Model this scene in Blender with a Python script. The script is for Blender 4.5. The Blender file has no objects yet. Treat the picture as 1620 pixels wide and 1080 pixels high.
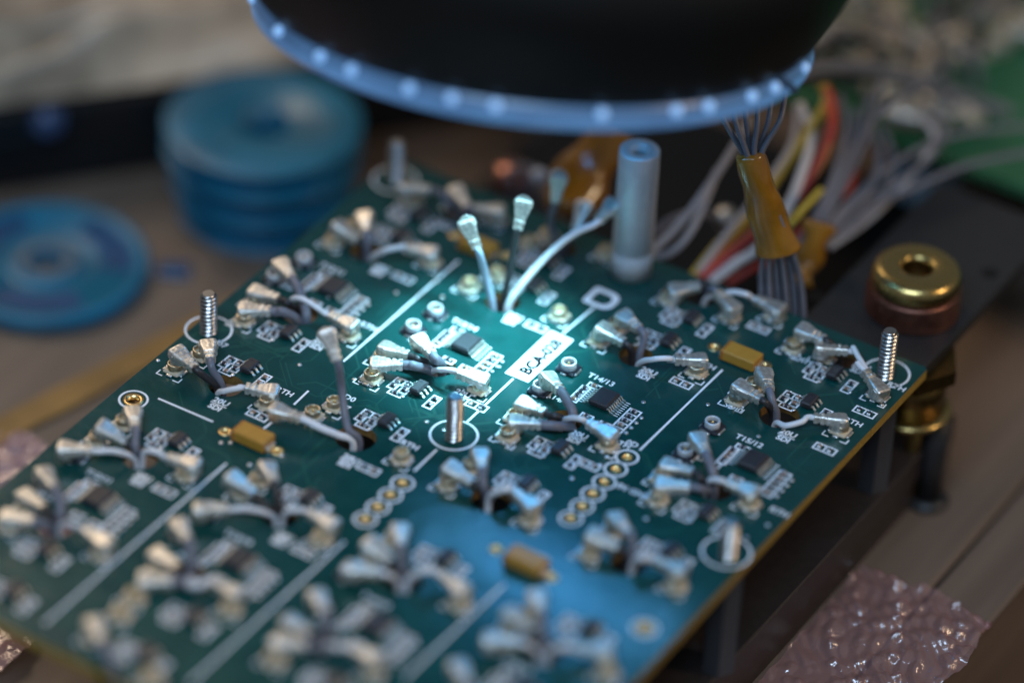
import bpy, bmesh, math, random
from mathutils import Vector, Matrix
S = bpy.context.scene
COL = S.collection
rnd = random.Random(7)
# ------------------------------------------------------------------ camera (1 unit = 1 cm, z = 0 is the top face of the circuit board)
FPX = 6483.664931617934
R0 = Vector((0.84429438, 0.53428975, 0.04124879))      # right
R1 = Vector((0.34922292, -0.49019451, -0.7985942))     # down
R2 = Vector((-0.40646076, 0.68865362, -0.6004547))     # forward
K = 2.26                                               # column pitch of the board, cm
T0 = Vector((12.40266895, -17.83966924, 15.71250418)) * K
cd = bpy.data.cameras.new('camera'); cam = bpy.data.objects.new('camera', cd); COL.objects.link(cam)
M = Matrix(((R0.x, -R1.x, -R2.x, T0.x), (R0.y, -R1.y, -R2.y, T0.y), (R0.z, -R1.z, -R2.z, T0.z), (0, 0, 0, 1)))
cam.matrix_world = M
cd.sensor_width = 36; cd.lens = FPX / 1620 * 36; cd.clip_start = 1; cd.clip_end = 3000
S.camera = cam

def P(px, py, z=0.0):
    """point of the place seen at a picture position, z millimetres above the board"""
    d = R0 * ((px - 810) / FPX) + R1 * ((py - 540) / FPX) + R2
    s = (z * .1 - T0.z) / d.z
    return T0 + d * s

cd.dof.use_dof = True
cd.dof.focus_distance = (P(958, 628, .5) - T0).dot(R2)
APERTURE = 3.1
cd.dof.aperture_fstop = cd.lens * 1e-3 / APERTURE
cd.dof.aperture_blades = 0

# ------------------------------------------------------------------ world, lamps, exposure
W = bpy.data.worlds.new("World"); S.world = W; W.use_nodes = True
bg = W.node_tree.nodes['Background']; bg.inputs[0].default_value = (.62, .70, .80, 1); bg.inputs[1].default_value = .16
S.view_settings.view_transform = 'Standard'; S.view_settings.look = 'None'; S.view_settings.exposure = 0; S.view_settings.gamma = 1
S.cycles.use_denoising = True
S.cycles.max_bounces = 6; S.cycles.glossy_bounces = 3; S.cycles.transmission_bounces = 4; S.cycles.transparent_max_bounces = 8
S.cycles.sample_clamp_indirect = 4

def lamp(name, kind, loc, target, power, color, size=1.0, size_y=None, spot=None, blend=.5):
    l = bpy.data.lights.new(name, kind); o = bpy.data.objects.new(name, l); COL.objects.link(o)
    o.location = loc
    d = (Vector(target) - Vector(loc)).normalized()
    o.rotation_euler = d.to_track_quat('-Z', 'Y').to_euler()
    l.energy = power; l.color = color
    if kind == 'AREA':
        l.shape = 'RECTANGLE'; l.size = size; l.size_y = size_y or size
    else: l.shadow_soft_size = size
    if kind == 'SPOT': l.spot_size = spot; l.spot_blend = blend
    return o
BC = Vector((4.6, -1, 0))
# room: a warm lamp over the left and back, a warm lamp on the right, a cool window in front
lamp('warm_room_lamp', 'AREA', (-44, 22, 52), BC, 15000, (1, .77, .54), 26, 26)
lamp('warm_side_lamp', 'AREA', (58, 14, 34), BC, 9000, (1, .72, .45), 12, 12)
lamp('cool_window', 'AREA', (20, -46, 62), BC, 38000, (.52, .74, 1), 40, 26)
def mirror(px, py, dist):
    q = P(px, py, 0); d = (q - T0).normalized(); d.z = -d.z
    return q + d * dist

# ------------------------------------------------------------------ materials
def node_mat(name):
    m = bpy.data.materials.new(name); m.use_nodes = True
    nt = m.node_tree; return m, nt, nt.nodes['Principled BSDF']
def mat(name, col, rough=.5, metal=0, var=.0, vscale=8, bump=0, bscale=40, spec=.5, emit=None, estr=0, alpha=1, trans=0, rvar=0, coat=0):
    m, nt, b = node_mat(name)
    b.inputs['Base Color'].default_value = (*col, 1); b.inputs['Roughness'].default_value = rough; b.inputs['Metallic'].default_value = metal
    b.inputs['Specular IOR Level'].default_value = spec; b.inputs['Alpha'].default_value = alpha; b.inputs['Transmission Weight'].default_value = trans
    b.inputs['Coat Weight'].default_value = coat; b.inputs['Coat Roughness'].default_value = .1
    if emit: b.inputs['Emission Color'].default_value = (*emit, 1); b.inputs['Emission Strength'].default_value = estr
    tc = nt.nodes.new('ShaderNodeTexCoord')
    if var or rvar:
        n = nt.nodes.new('ShaderNodeTexNoise'); n.inputs['Scale'].default_value = vscale; n.inputs['Detail'].default_value = 5
        nt.links.new(tc.outputs['Object'], n.inputs['Vector'])
        if var:
            r = nt.nodes.new('ShaderNodeValToRGB')
            r.color_ramp.elements[0].position = .3; r.color_ramp.elements[1].position = .7
            r.color_ramp.elements[0].color = (*[max(0, c * (1 - var)) for c in col], 1)
            r.color_ramp.elements[1].color = (*[min(1, c * (1 + var)) for c in col], 1)
            nt.links.new(n.outputs['Fac'], r.inputs['Fac']); nt.links.new(r.outputs['Color'], b.inputs['Base Color'])
        if rvar:
            mr = nt.nodes.new('ShaderNodeMapRange'); mr.inputs['To Min'].default_value = max(.02, rough - rvar); mr.inputs['To Max'].default_value = rough + rvar
            nt.links.new(n.outputs['Fac'], mr.inputs['Value']); nt.links.new(mr.outputs['Result'], b.inputs['Roughness'])
    if bump:
        n2 = nt.nodes.new('ShaderNodeTexNoise'); n2.inputs['Scale'].default_value = bscale; n2.inputs['Detail'].default_value = 4
        bp = nt.nodes.new('ShaderNodeBump'); bp.inputs['Strength'].default_value = bump; bp.inputs['Distance'].default_value = .02
        nt.links.new(tc.outputs['Object'], n2.inputs['Vector']); nt.links.new(n2.outputs['Fac'], bp.inputs['Height']); nt.links.new(bp.outputs['Normal'], b.inputs['Normal'])
    return m
MASK = mat('green_solder_mask', (.005, .051, .047), .20, var=.12, vscale=3, bump=.26, bscale=6, spec=.45, rvar=.05)
FR4 = mat('board_edge', (.34, .21, .035), .55, var=.3, vscale=20)
HOLEW = mat('hole_wall', (.20, .11, .03), .55, var=.3, vscale=20)
SILK = mat('white_print', (.84, .86, .90), .6, var=.06, vscale=40)
INK = mat('black_ink', (.004, .004, .005), .9, spec=.05)
PGOLD = mat('pale_gold', (.72, .60, .42), .35, 1, rvar=.1)
GOLD = mat('gold_plating', (.80, .56, .25), .3, 1, rvar=.1)
BRASS = mat('polished_brass', (.56, .40, .15), .27, 1, rvar=.06, vscale=5)
OLDBRASS = mat('dull_brass', (.20, .13, .045), .38, 1, var=.2)
COPPER = mat('copper_thread', (.42, .19, .14), .36, 1, var=.3, vscale=6)
TIN = mat('tinned_metal', (.80, .76, .69), .42, .9, var=.22, vscale=16, rvar=.14, bump=.45, bscale=16)
SOLDER = mat('solder', (.78, .78, .80), .28, 1, bump=.5, bscale=30)
STEEL = mat('threaded_steel', (.50, .48, .46), .30, 1, rvar=.08)
STEELD = mat('shaded_thread_root', (.10, .09, .08), .45, .8)  # shade between the threads painted as darker steel, for contrast
ALU = mat('turned_aluminium', (.78, .80, .83), .5, .65, var=.05)
NYLON = mat('nylon', (.55, .55, .56), .5, trans=.15)
EPOXY = mat('chip_epoxy', (.028, .026, .030), .42, var=.2, vscale=30, bump=.1, bscale=120)
DARKBASE = mat('dark_polymer', (.014, .017, .026), .42)
STAND = mat('standoff_black', (.05, .05, .055), .45)
CREAM = mat('cream_polymer', (.52, .43, .31), .45, var=.1)
RBODY = mat('resistor_film', (.035, .03, .04), .4)
RBODY2 = mat('capacitor_ceramic', (.30, .17, .11), .5)
TANT = mat('tantalum_yellow', (.44, .215, .028), .42, var=.08, bump=.08)
TANTB = mat('tantalum_band', (.42, .13, .02), .42)
GREYJ = mat('grey_jacket', (.155, .155, .185), .42, var=.08)
DARKJ = mat('dark_jacket', (.028, .025, .026), .4)
PALEJ = mat('pale_jacket', (.76, .75, .77), .42, var=.05)
WIREP = mat('pale_wire', (.42, .42, .46), .42)
BLUEJ = mat('blue_grey_jacket', (.33, .40, .50), .4)
YELJ = mat('yellow_jacket', (.62, .46, .05), .42)
REDJ = mat('red_jacket', (.50, .045, .03), .42)
ORAJ = mat('orange_jacket', (.62, .20, .04), .42)
KAPT = mat('kapton', (.34, .14, .010), .15, var=.4, vscale=1.6, bump=.6, bscale=3, coat=.8, alpha=.86)
BLACKM = mat('black_anodised', (.018, .018, .019), .42, var=.15, bump=.05)
BASEM = mat('dark_brown_base', (.030, .022, .020), .4, var=.15)
BLACKP = mat('black_plastic', (.008, .0078, .0075), .4, bump=.04, spec=.22)
BLUEP = mat('blue_plastic', (.003, .125, .215), .38, var=.35, vscale=.8, coat=.08)
BLUEF = mat('flat_blue_plastic', (.003, .078, .16), .3, var=.6, vscale=.9, coat=.3)
BLUED = mat('dark_blue_plastic', (.002, .050, .14), .3, var=.25, vscale=1)
LABELP = mat('label_paper', (.86, .86, .86), .6)
BAG = mat('beige_wrap', (.46, .35, .25), .32, var=.5, vscale=.7, bump=.5, bscale=1.2)
MASK2 = mat('dull_green_mask', (.020, .120, .052), .5, var=.2, vscale=1)
GLASSD = mat('dark_lens', (.01, .012, .02), .08)
HUBM = mat('grey_blue_hub', (.09, .13, .17), .5)
BLUEREF = mat('blue_reflection', (.04, .07, .15), .25)
PALEB = mat('pale_blue_plastic', (.22, .32, .40), .35)
CASEM = mat('black_case_lid', (.010, .010, .011), .22, spec=.25, var=.2)
TRACE = mat('masked_copper', (.010, .072, .060), .22, var=.1, spec=.45)
FLOORM = mat('dark_floor', (.009, .005, .004), .7, var=.2)
def rim_mat(st):
    m, nt, b = node_mat('led_rim')
    b.inputs['Base Color'].default_value = (.07, .12, .2, 1); b.inputs['Roughness'].default_value = .3
    tc = nt.nodes.new('ShaderNodeTexCoord'); n = nt.nodes.new('ShaderNodeTexNoise'); n.inputs['Scale'].default_value = .9; n.inputs['Detail'].default_value = 3
    r = nt.nodes.new('ShaderNodeValToRGB'); e = r.color_ramp.elements
    e[0].position = .32; e[0].color = (.05, .14, .32, 1); e[1].position = .68; e[1].color = (.10, .27, .57, 1)
    nt.links.new(tc.outputs['Object'], n.inputs['Vector']); nt.links.new(n.outputs['Fac'], r.inputs['Fac']); nt.links.new(r.outputs['Color'], b.inputs['Emission Color'])
    b.inputs['Emission Strength'].default_value = st
    return m
RIMM = rim_mat(.64); RIMD = rim_mat(.30)
LEDM = mat('led_dot', (.5, .7, 1), .3, emit=(.22, .48, .90), estr=.48)
def bar_mat():
    # glow of the added glare bar, brightest along its middle
    m, nt, b = node_mat('glare_bar'); b.inputs['Base Color'].default_value = (.05, .1, .2, 1)
    b.inputs['Emission Color'].default_value = (.03, .36, 1, 1)
    tc = nt.nodes.new('ShaderNodeTexCoord'); mp = nt.nodes.new('ShaderNodeMapping'); mp.inputs['Location'].default_value = (-1, -1, 0); mp.inputs['Scale'].default_value = (2, 2, 0)
    g = nt.nodes.new('ShaderNodeTexGradient'); g.gradient_type = 'QUADRATIC_SPHERE'
    n = nt.nodes.new('ShaderNodeTexNoise'); n.inputs['Scale'].default_value = 2.2; n.inputs['Detail'].default_value = 2
    mu = nt.nodes.new('ShaderNodeMath'); mu.operation = 'MULTIPLY'; m2 = nt.nodes.new('ShaderNodeMath'); m2.operation = 'MULTIPLY'; m2.inputs[1].default_value = 26
    nt.links.new(tc.outputs['Generated'], mp.inputs['Vector']); nt.links.new(mp.outputs['Vector'], g.inputs['Vector'])
    nt.links.new(tc.outputs['Object'], n.inputs['Vector']); nt.links.new(g.outputs['Fac'], mu.inputs[0]); nt.links.new(n.outputs['Fac'], mu.inputs[1])
    nt.links.new(mu.outputs[0], m2.inputs[0]); nt.links.new(m2.outputs[0], b.inputs['Emission Strength'])
    return m
BARM = bar_mat()
BARL = mat('glare_dot', (.5, .7, 1), .2, emit=(.12, .5, 1.0), estr=70)  # glowing dots added on the bar to mottle the glare
ORW = mat('varnished_strip', (.26, .13, .03), .45, var=.3, vscale=1)
def wood():
    m, nt, b = node_mat('bench_wood')
    tc = nt.nodes.new('ShaderNodeTexCoord'); mp = nt.nodes.new('ShaderNodeMapping'); mp.inputs['Scale'].default_value = (1.6, .12, 1)
    n = nt.nodes.new('ShaderNodeTexNoise'); n.inputs['Scale'].default_value = 1.4; n.inputs['Detail'].default_value = 6
    r = nt.nodes.new('ShaderNodeValToRGB'); e = r.color_ramp.elements
    e[0].position = .3; e[0].color = (.125, .086, .062, 1); e[1].position = .72; e[1].color = (.190, .132, .096, 1)
    nt.links.new(tc.outputs['Object'], mp.inputs['Vector']); nt.links.new(mp.outputs['Vector'], n.inputs['Vector'])
    nt.links.new(n.outputs['Fac'], r.inputs['Fac']); nt.links.new(r.outputs['Color'], b.inputs['Base Color'])
    b.inputs['Roughness'].default_value = .5
    return m
WOOD = wood()
def film(a=.30):
    m = bpy.data.materials.new('pink_film'); m.use_nodes = True; nt = m.node_tree
    nt.nodes.remove(nt.nodes['Principled BSDF']); out = nt.nodes['Material Output']
    tr = nt.nodes.new('ShaderNodeBsdfTransparent'); tr.inputs[0].default_value = (.92, .80, .80, 1)
    df = nt.nodes.new('ShaderNodeBsdfDiffuse'); df.inputs[0].default_value = (.42, .24, .24, 1)
    gl = nt.nodes.new('ShaderNodeBsdfGlossy'); gl.inputs['Color'].default_value = (.13, .125, .125, 1); gl.inputs['Roughness'].default_value = .16
    mx = nt.nodes.new('ShaderNodeMixShader'); mx.inputs[0].default_value = a; ad = nt.nodes.new('ShaderNodeAddShader')
    tc = nt.nodes.new('ShaderNodeTexCoord'); n2 = nt.nodes.new('ShaderNodeTexNoise'); n2.inputs['Scale'].default_value = 4; n2.inputs['Detail'].default_value = 4; n2.inputs['Distortion'].default_value = 1.2
    bp = nt.nodes.new('ShaderNodeBump'); bp.inputs['Strength'].default_value = .7; bp.inputs['Distance'].default_value = .05
    nt.links.new(tc.outputs['Object'], n2.inputs['Vector']); nt.links.new(n2.outputs['Fac'], bp.inputs['Height'])
    nt.links.new(bp.outputs['Normal'], gl.inputs['Normal'])
    nt.links.new(tr.outputs[0], mx.inputs[1]); nt.links.new(df.outputs[0], mx.inputs[2]); nt.links.new(mx.outputs[0], ad.inputs[0]); nt.links.new(gl.outputs[0], ad.inputs[1]); nt.links.new(ad.outputs[0], out.inputs['Surface'])
    return m
FILM = film()
FILM2 = film(.7); FILM2.name = 'pink_film_layers'

# ------------------------------------------------------------------ mesh helpers
class MB:
    def __init__(s): s.v = []; s.f = []; s.m = []; s.mats = []; s.sm = []
    def mi(s, m):
        if m not in s.mats: s.mats.append(m)
        return s.mats.index(m)
    def add(s, vs, fs, m, smooth=False):
        o = len(s.v); k = s.mi(m)
        s.v += [tuple(x) for x in vs]
        for f in fs: s.f.append([i + o for i in f]); s.m.append(k); s.sm.append(smooth)
        return s
    def box(s, c, d, m, bev=0, mat4=None):
        x, y, z = [a / 2 for a in d]; cx, cy, cz = c
        if not bev:
            vs = [(cx + i * x, cy + j * y, cz + k * z) for i in (-1, 1) for j in (-1, 1) for k in (-1, 1)]
            fs = [(0, 1, 3, 2), (4, 6, 7, 5), (0, 4, 5, 1), (2, 3, 7, 6), (0, 2, 6, 4), (1, 5, 7, 3)]
        else:
            b = bev; vs = []
            rings = [(-z, b), (-z + b, 0), (z - b, 0), (z, b)]
            for zz, ins in rings:
                xx, yy = x - ins, y - ins
                vs += [(cx + a, cy + e, cz + zz) for a, e in ((-xx + b * .6, -yy), (xx - b * .6, -yy), (xx, -yy + b * .6), (xx, yy - b * .6), (xx - b * .6, yy), (-xx + b * .6, yy), (-xx, yy - b * .6), (-xx, -yy + b * .6))]
            fs = [tuple(range(7, -1, -1)), tuple(range(24, 32))]
            for r in range(3):
                for i in range(8): fs.append((r * 8 + i, r * 8 + (i + 1) % 8, r * 8 + 8 + (i + 1) % 8, r * 8 + 8 + i))
        if mat4: vs = [mat4 @ Vector(v) for v in vs]
        return s.add(vs, fs, m)
    def lathe(s, prof, m, n=24, c=(0, 0, 0), frame=None, smooth=True, caps=True):
        """prof = [(r, z)...] about z"""
        vs = []; L = len(prof)
        for r, z in prof:
            for i in range(n):
                a = 2 * math.pi * i / n; v = Vector((r * math.cos(a), r * math.sin(a), z))
                vs.append((frame @ v) if frame else v + Vector(c))
        fs = []
        for k in range(L - 1):
            for i in range(n): fs.append((k * n + i, k * n + (i + 1) % n, k * n + n + (i + 1) % n, k * n + n + i))
        s.add(vs, fs, m, smooth)
        if caps:
            o = len(s.v) - len(vs); k = s.mi(m)
            if prof[0][0] > 1e-6: s.f.append([o + i for i in range(n - 1, -1, -1)]); s.m.append(k); s.sm.append(False)
            if prof[-1][0] > 1e-6: s.f.append([o + (L - 1) * n + i for i in range(n)]); s.m.append(k); s.sm.append(False)
        return s
    def tube(s, pts, r, m, n=10, flat=None, caps=True):
        pts = [Vector(p) for p in pts]; vs = []; up = Vector((.13, .2, .97))
        prev = None
        for i, p in enumerate(pts):
            t = (pts[min(i + 1, len(pts) - 1)] - pts[max(i - 1, 0)]).normalized()
            if prev is None:
                a = t.cross(up)
                if a.length < .1: a = t.cross(Vector((1, 0, 0)))
            else: a = prev - t * prev.dot(t)
            if flat is not None:
                a = flat - t * flat.dot(t)
            a.normalize(); prev = a; b = t.cross(a)
            rr = r(i / (len(pts) - 1)) if callable(r) else r
            ra, rb = rr if isinstance(rr, tuple) else (rr, rr)
            for k in range(n):
                q = 2 * math.pi * k / n; vs.append(p + a * (ra * math.cos(q)) + b * (rb * math.sin(q)))
        fs = []
        for i in range(len(pts) - 1):
            for k in range(n): fs.append((i * n + k, i * n + (k + 1) % n, i * n + n + (k + 1) % n, i * n + n + k))
        if caps: fs += [tuple(range(n - 1, -1, -1)), tuple(range((len(pts) - 1) * n, len(pts) * n))]
        return s.add(vs, fs, m, True)
    def mesh(s, name):
        me = bpy.data.meshes.new(name); me.from_pydata(s.v, [], s.f)
        for m in s.mats: me.materials.append(m)
        me.polygons.foreach_set('material_index', s.m); me.polygons.foreach_set('use_smooth', s.sm); me.update()
        return me
    def obj(s, name, parent=None, **kw): return link(name, s.mesh(name), parent, **kw)
def link(name, data, parent=None, loc=None, rot=None, mw=None):
    o = bpy.data.objects.new(name, data); COL.objects.link(o)
    if parent: o.parent = parent
    if mw is not None: o.matrix_basis = mw
    if loc is not None: o.location = loc
    if rot is not None: o.rotation_euler = rot
    return o
def tag(o, label=None, cat=None, group=None, kind=None):
    for k, v in (('label', label), ('category', cat), ('group', group), ('kind', kind)):
        if v: o[k] = v
    return o
def thing(name, label, cat, loc=(0, 0, 0), group=None, rot=None):
    return tag(link(name, None, loc=loc, rot=rot), label, cat, group)
def spline(pts, n=8):
    pts = [Vector(p) for p in pts]; out = []
    for i in range(len(pts) - 1):
        p0 = pts[max(i - 1, 0)]; p1 = pts[i]; p2 = pts[i + 1]; p3 = pts[min(i + 2, len(pts) - 1)]
        for k in range(n):
            t = k / n
            out.append(.5 * ((2 * p1) + (p2 - p0) * t + (2 * p0 - 5 * p1 + 4 * p2 - p3) * t * t + (3 * p1 - p0 - 3 * p2 + p3) * t ** 3))
    return out + [pts[-1]]
_tc = {}
def text_geo(body, size, bold=0.0):
    key = (body, size, bold)
    if key not in _tc:
        c = bpy.data.curves.new('lettering', 'FONT'); c.body = body; c.size = size; c.align_x = 'CENTER'; c.align_y = 'CENTER'; c.resolution_u = 2; c.offset = bold
        o = bpy.data.objects.new('lettering', c); COL.objects.link(o)
        me = bpy.data.meshes.new_from_object(o.evaluated_get(bpy.context.evaluated_depsgraph_get()))
        _tc[key] = ([tuple(v.co) for v in me.vertices], [tuple(p.vertices) for p in me.polygons])
        bpy.data.objects.remove(o); bpy.data.meshes.remove(me)
    return _tc[key]

# ------------------------------------------------------------------ setting: floor, bench, base
ZB = -3.0                                     # bench top
tag(MB().box((10, 10, -80.5), (900, 900, 1), FLOORM).obj('floor'), kind='structure')
bench = thing('workbench', 'worn brown wooden workbench of wide planks under the circuit board', 'workbench', (5, 0, ZB))
MB().box((-32.2, 10, -1.5), (75, 150, 3), WOOD, .06).obj('plank', bench)
MB().box((5.2 - .045 + .55, 10, -1.5), (1.02, 150, 3), WOOD, .05).obj('plank', bench)
for o in bench.children: pass
bench.location = (0, 0, ZB)
pl = list(bench.children)
# main plank up to x = 10.13, narrow plank 10.19 - 11.26
pl[0].location = (10.13 - 5.3, 0, 0)
pl[1].location = (10.19 - (5.2 - .045 + .55 - .51), 0, 0)
MB().box((-24, 10, -5), (60, 150, 3.5), BASEM).obj('bench_frame', bench)

base = thing('base_plate', 'dark brown slab of two stacked plates carrying the board on standoffs', 'base plate', (5.08, -.5, ZB))
MB().box((0, 0, .25), (7.9, 11.0, .5), BASEM, .02).obj('lower_plate', base)
MB().box((0, 0, .78), (7.98, 11.0, .5), BASEM, .02).obj('upper_plate', base)
for i in (0,): pass

# ------------------------------------------------------------------ circuit board
XL, XR = .0289 * K - .02, 4.084 * K
YF, YN = 1.487 * K, P(55, 1010).y
TH = .16
board = thing('circuit_board', 'green circuit board crowded with small coax connectors, chips and white print', 'circuit board', ((XL + XR) / 2, 0, 0))
BO = Vector(board.location)
def bl(v): return Vector(v) - BO       # world to board-local
holes = []                              # (centre, radius)
silk = MB()
ZS = .003
def s_line(a, b, w=.018):
    a = Vector(a); b = Vector(b); d = (b - a); d.z = 0; d.normalize(); n = Vector((-d.y, d.x, 0)) * (w / 2)
    silk.add([bl((*(a + n).xy, ZS)), bl((*(a - n).xy, ZS)), bl((*(b - n).xy, ZS)), bl((*(b + n).xy, ZS))], [(0, 1, 2, 3)], SILK)
def s_lpx(x0, y0, x1, y1, w=.03): s_line(P(x0, y0), P(x1, y1), w)
def s_box(c, sx, sy, w=.02):
    x0, x1, y0, y1 = c[0] - sx / 2, c[0] + sx / 2, c[1] - sy / 2, c[1] + sy / 2
    h = w / 2
    s_line((x0 - h, y0, 0), (x1 + h, y0, 0), w); s_line((x0 - h, y1, 0), (x1 + h, y1, 0), w)
    s_line((x0, y0 + h, 0), (x0, y1 - h, 0), w); s_line((x1, y0 + h, 0), (x1, y1 - h, 0), w)
def s_ring(c, r, w=.04, n=48):
    vs = []; fs = []
    for i in range(n):
        a = 2 * math.pi * i / n
        for rr in (r - w / 2, r + w / 2): vs.append(bl((c[0] + rr * math.cos(a), c[1] + rr * math.sin(a), ZS)))
    for i in range(n): j = (i + 1) % n; fs.append((2 * i, 2 * i + 1, 2 * j + 1, 2 * j))
    silk.add(vs, fs, SILK)
def s_text(c, body, size=.13, bold=.004, m=None, rot=0, z=ZS, mb=None):
    vs, fs = text_geo(body, size, bold); ca, sa = math.cos(rot), math.sin(rot)
    (mb or silk).add([bl((c[0] + v[0] * ca - v[1] * sa, c[1] + v[0] * sa + v[1] * ca, z)) for v in vs], fs, m or SILK)

# component meshes --------------------------------------------------
def resistor_mesh(bm):
    mb = MB()
    mb.box((0, 0, .022), (.050, .052, .040), bm, .006)
    for s in (-1, 1): mb.box((s * .036, 0, .021), (.024, .056, .042), SOLDER, .006)
    return mb.mesh('chip_resistor')
RES = [resistor_mesh(RBODY), resistor_mesh(RBODY), resistor_mesh(RBODY2)]
nres = 0
def resistor(c, along='x'):
    global nres
    nres += 1
    o = link('chip_resistor', rnd.choice(RES), board, loc=bl((c[0], c[1], 0)))
    o.rotation_euler.z = (0 if along == 'x' else math.pi / 2) + rnd.uniform(-.05, .05)
    return o
def cell(c, sx, sy, n=1, along='y', w=.027):
    """printed frame holding n resistors side by side"""
    s_box(c, sx, sy, w)
    for i in range(n):
        q = (i + .5) / n - .5
        if along == 'y': resistor((c[0], c[1] + q * sy), 'x')
        else: resistor((c[0] + q * sx, c[1]), 'y')
    for i in range(1, n):
        q = i / n - .5
        if along == 'y': s_line((c[0] - sx / 2, c[1] + q * sy, 0), (c[0] + sx / 2, c[1] + q * sy, 0), w)
        else: s_line((c[0] + q * sx, c[1] - sy / 2, 0), (c[0] + q * sx, c[1] + sy / 2, 0), w)
def pins_mesh(n, pitch, x0, x1, h, w):
    mb = MB()
    for s in (-1, 1):
        for i in range(n):
            y = (i - (n - 1) / 2) * pitch
            prof = [(x0, h), (x0 + .03, h), (x0 + .055, .02), (x1, .012)]
            for (xa, za), (xb, zb) in zip(prof[:-1], prof[1:]):
                vs = []
                for xx, zz in ((xa, za), (xb, zb)):
                    for yy in (-w / 2, w / 2):
                        vs += [(s * xx, y + yy, zz + .009), (s * xx, y + yy, zz - .009)]
                mb.add(vs, [(0, 2, 6, 4), (1, 5, 7, 3), (0, 4, 5, 1), (2, 3, 7, 6), (0, 1, 3, 2), (4, 6, 7, 5)], TIN)
    return mb.mesh('pins')
def chip_body(sx, sy, z0, z1, dot):
    mb = MB().box((0, 0, (z0 + z1) / 2), (sx, sy, z1 - z0), EPOXY, .022)
    mb.lathe([(.022, z1 + .0015), (.022, z1 + .002)], DARKBASE, 12, (-sx / 2 + .07, dot * (sy / 2 - .07), 0))
    return mb.mesh('chip')
CHIP, CHIPPINS = chip_body(.31, .385, .015, .115, 1), pins_mesh(8, .05, .15, .25, .06, .022)
SOT, SOTPINS = chip_body(.165, .29, .012, .115, 1), pins_mesh(3, .095, .08, .155, .055, .04)
def chip(c, kind='chip'):
    o = link('chip' if kind == 'chip' else 'small_chip', CHIP if kind == 'chip' else SOT, board, loc=bl((c[0], c[1], 0)))
    p = link('pins', CHIPPINS if kind == 'chip' else SOTPINS, o); p['kind'] = 'stuff'
    return o
def receptacle_meshes(bm, shell):
    dk = bm is DARKBASE
    b = MB().box((0, 0, .03), (.30, .28, .056) if dk else (.26, .26, .056), bm, .02)
    if dk: b.lathe([(.15, .05), (.15, .075), (.13, .085)], bm, 20, caps=False)
    bar = MB().lathe([(.112, .05), (.112, .15), (.104, .158), (.088, .158), (.084, .15), (.084, .09)], shell, 28, caps=False).lathe([(.083, .09), (0, .088)], bm, 20, caps=False)
    pin = MB().lathe([(.022, .06), (.022, .13), (.012, .142), (0, .144)], GOLD, 10, caps=False)
    pad = MB()
    for sx in (-1, 1): pad.box((sx * .145, 0, .016), (.05, .17, .032), SOLDER, .008)
    pad.box((0, -.148, .016), (.09, .05, .032), SOLDER, .008)
    return [(n, q.mesh(n)) for n, q in (('coax_receptacle', b), ('barrel', bar), ('center_pin', pin), ('solder_pads', pad))]
RC_DARK = receptacle_meshes(DARKBASE, ALU); RC_CREAM = receptacle_meshes(CREAM, PGOLD)
def receptacle(c, dark=False, rot=0, brackets=True):
    ms = RC_DARK if dark else RC_CREAM
    o = link(ms[0][0], ms[0][1], board, loc=bl((c[0], c[1], .001))); o.rotation_euler.z = rot
    for n, me in ms[1:]:
        q = link(n, me, o)
        if n == 'solder_pads': q['kind'] = 'stuff'
    if brackets:
        x, y = c[0], c[1]; a = .19; l = .1
        for sx in (-1, 1):
            for sy in (-1, 1):
                if (sx, sy) == (1, 1): continue
                s_line((x + sx * (a + .01), y + sy * a, 0), (x + sx * (a - l), y + sy * a, 0), .022)
                s_line((x + sx * a, y + sy * (a - .011), 0), (x + sx * a, y + sy * (a - l), 0), .022)
    return o
PAD = MB().lathe([(.034, .002), (.03, .012), (.014, .016), (0, .017)], SOLDER, 10, caps=False).mesh('test_pad')
def pad(px, py): link('test_pad', PAD, board, loc=bl(P(px, py)))
def plated(px, py, rh, rr, pin=False, silkr=None):
    c = P(px, py); holes.append((c, rh))
    mb = MB().lathe([(rr, .0015), (rr, .006), (rh - .004, .006), (rh - .004, -TH - .004), (rr, -TH - .004)], GOLD, 28, caps=False)
    o = mb.obj('plated_hole', board, loc=bl(c))
    if pin: MB().lathe([(rh * .55, -.2), (rh * .55, -.03), (rh * .3, .012), (0, .02)], GOLD, 12, caps=False).obj('header_pin', o)
    if silkr: s_ring(c, silkr, .032)
    return o
def tantalum(px, py):
    c = P(px, py, 1.2); c.z = 0
    o = MB().box((0, 0, .105), (.56, .30, .18), TANT, .02).obj('tantalum_capacitor', board, loc=bl(c))
    for s in (-1, 1): MB().box((s * .295, 0, .05), (.05, .20, .09), SOLDER, .01).obj('terminal', o)
    MB().box((-.24, 0, .106), (.06, .304, .184), TANTB, .02).obj('polarity_band', o)

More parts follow.
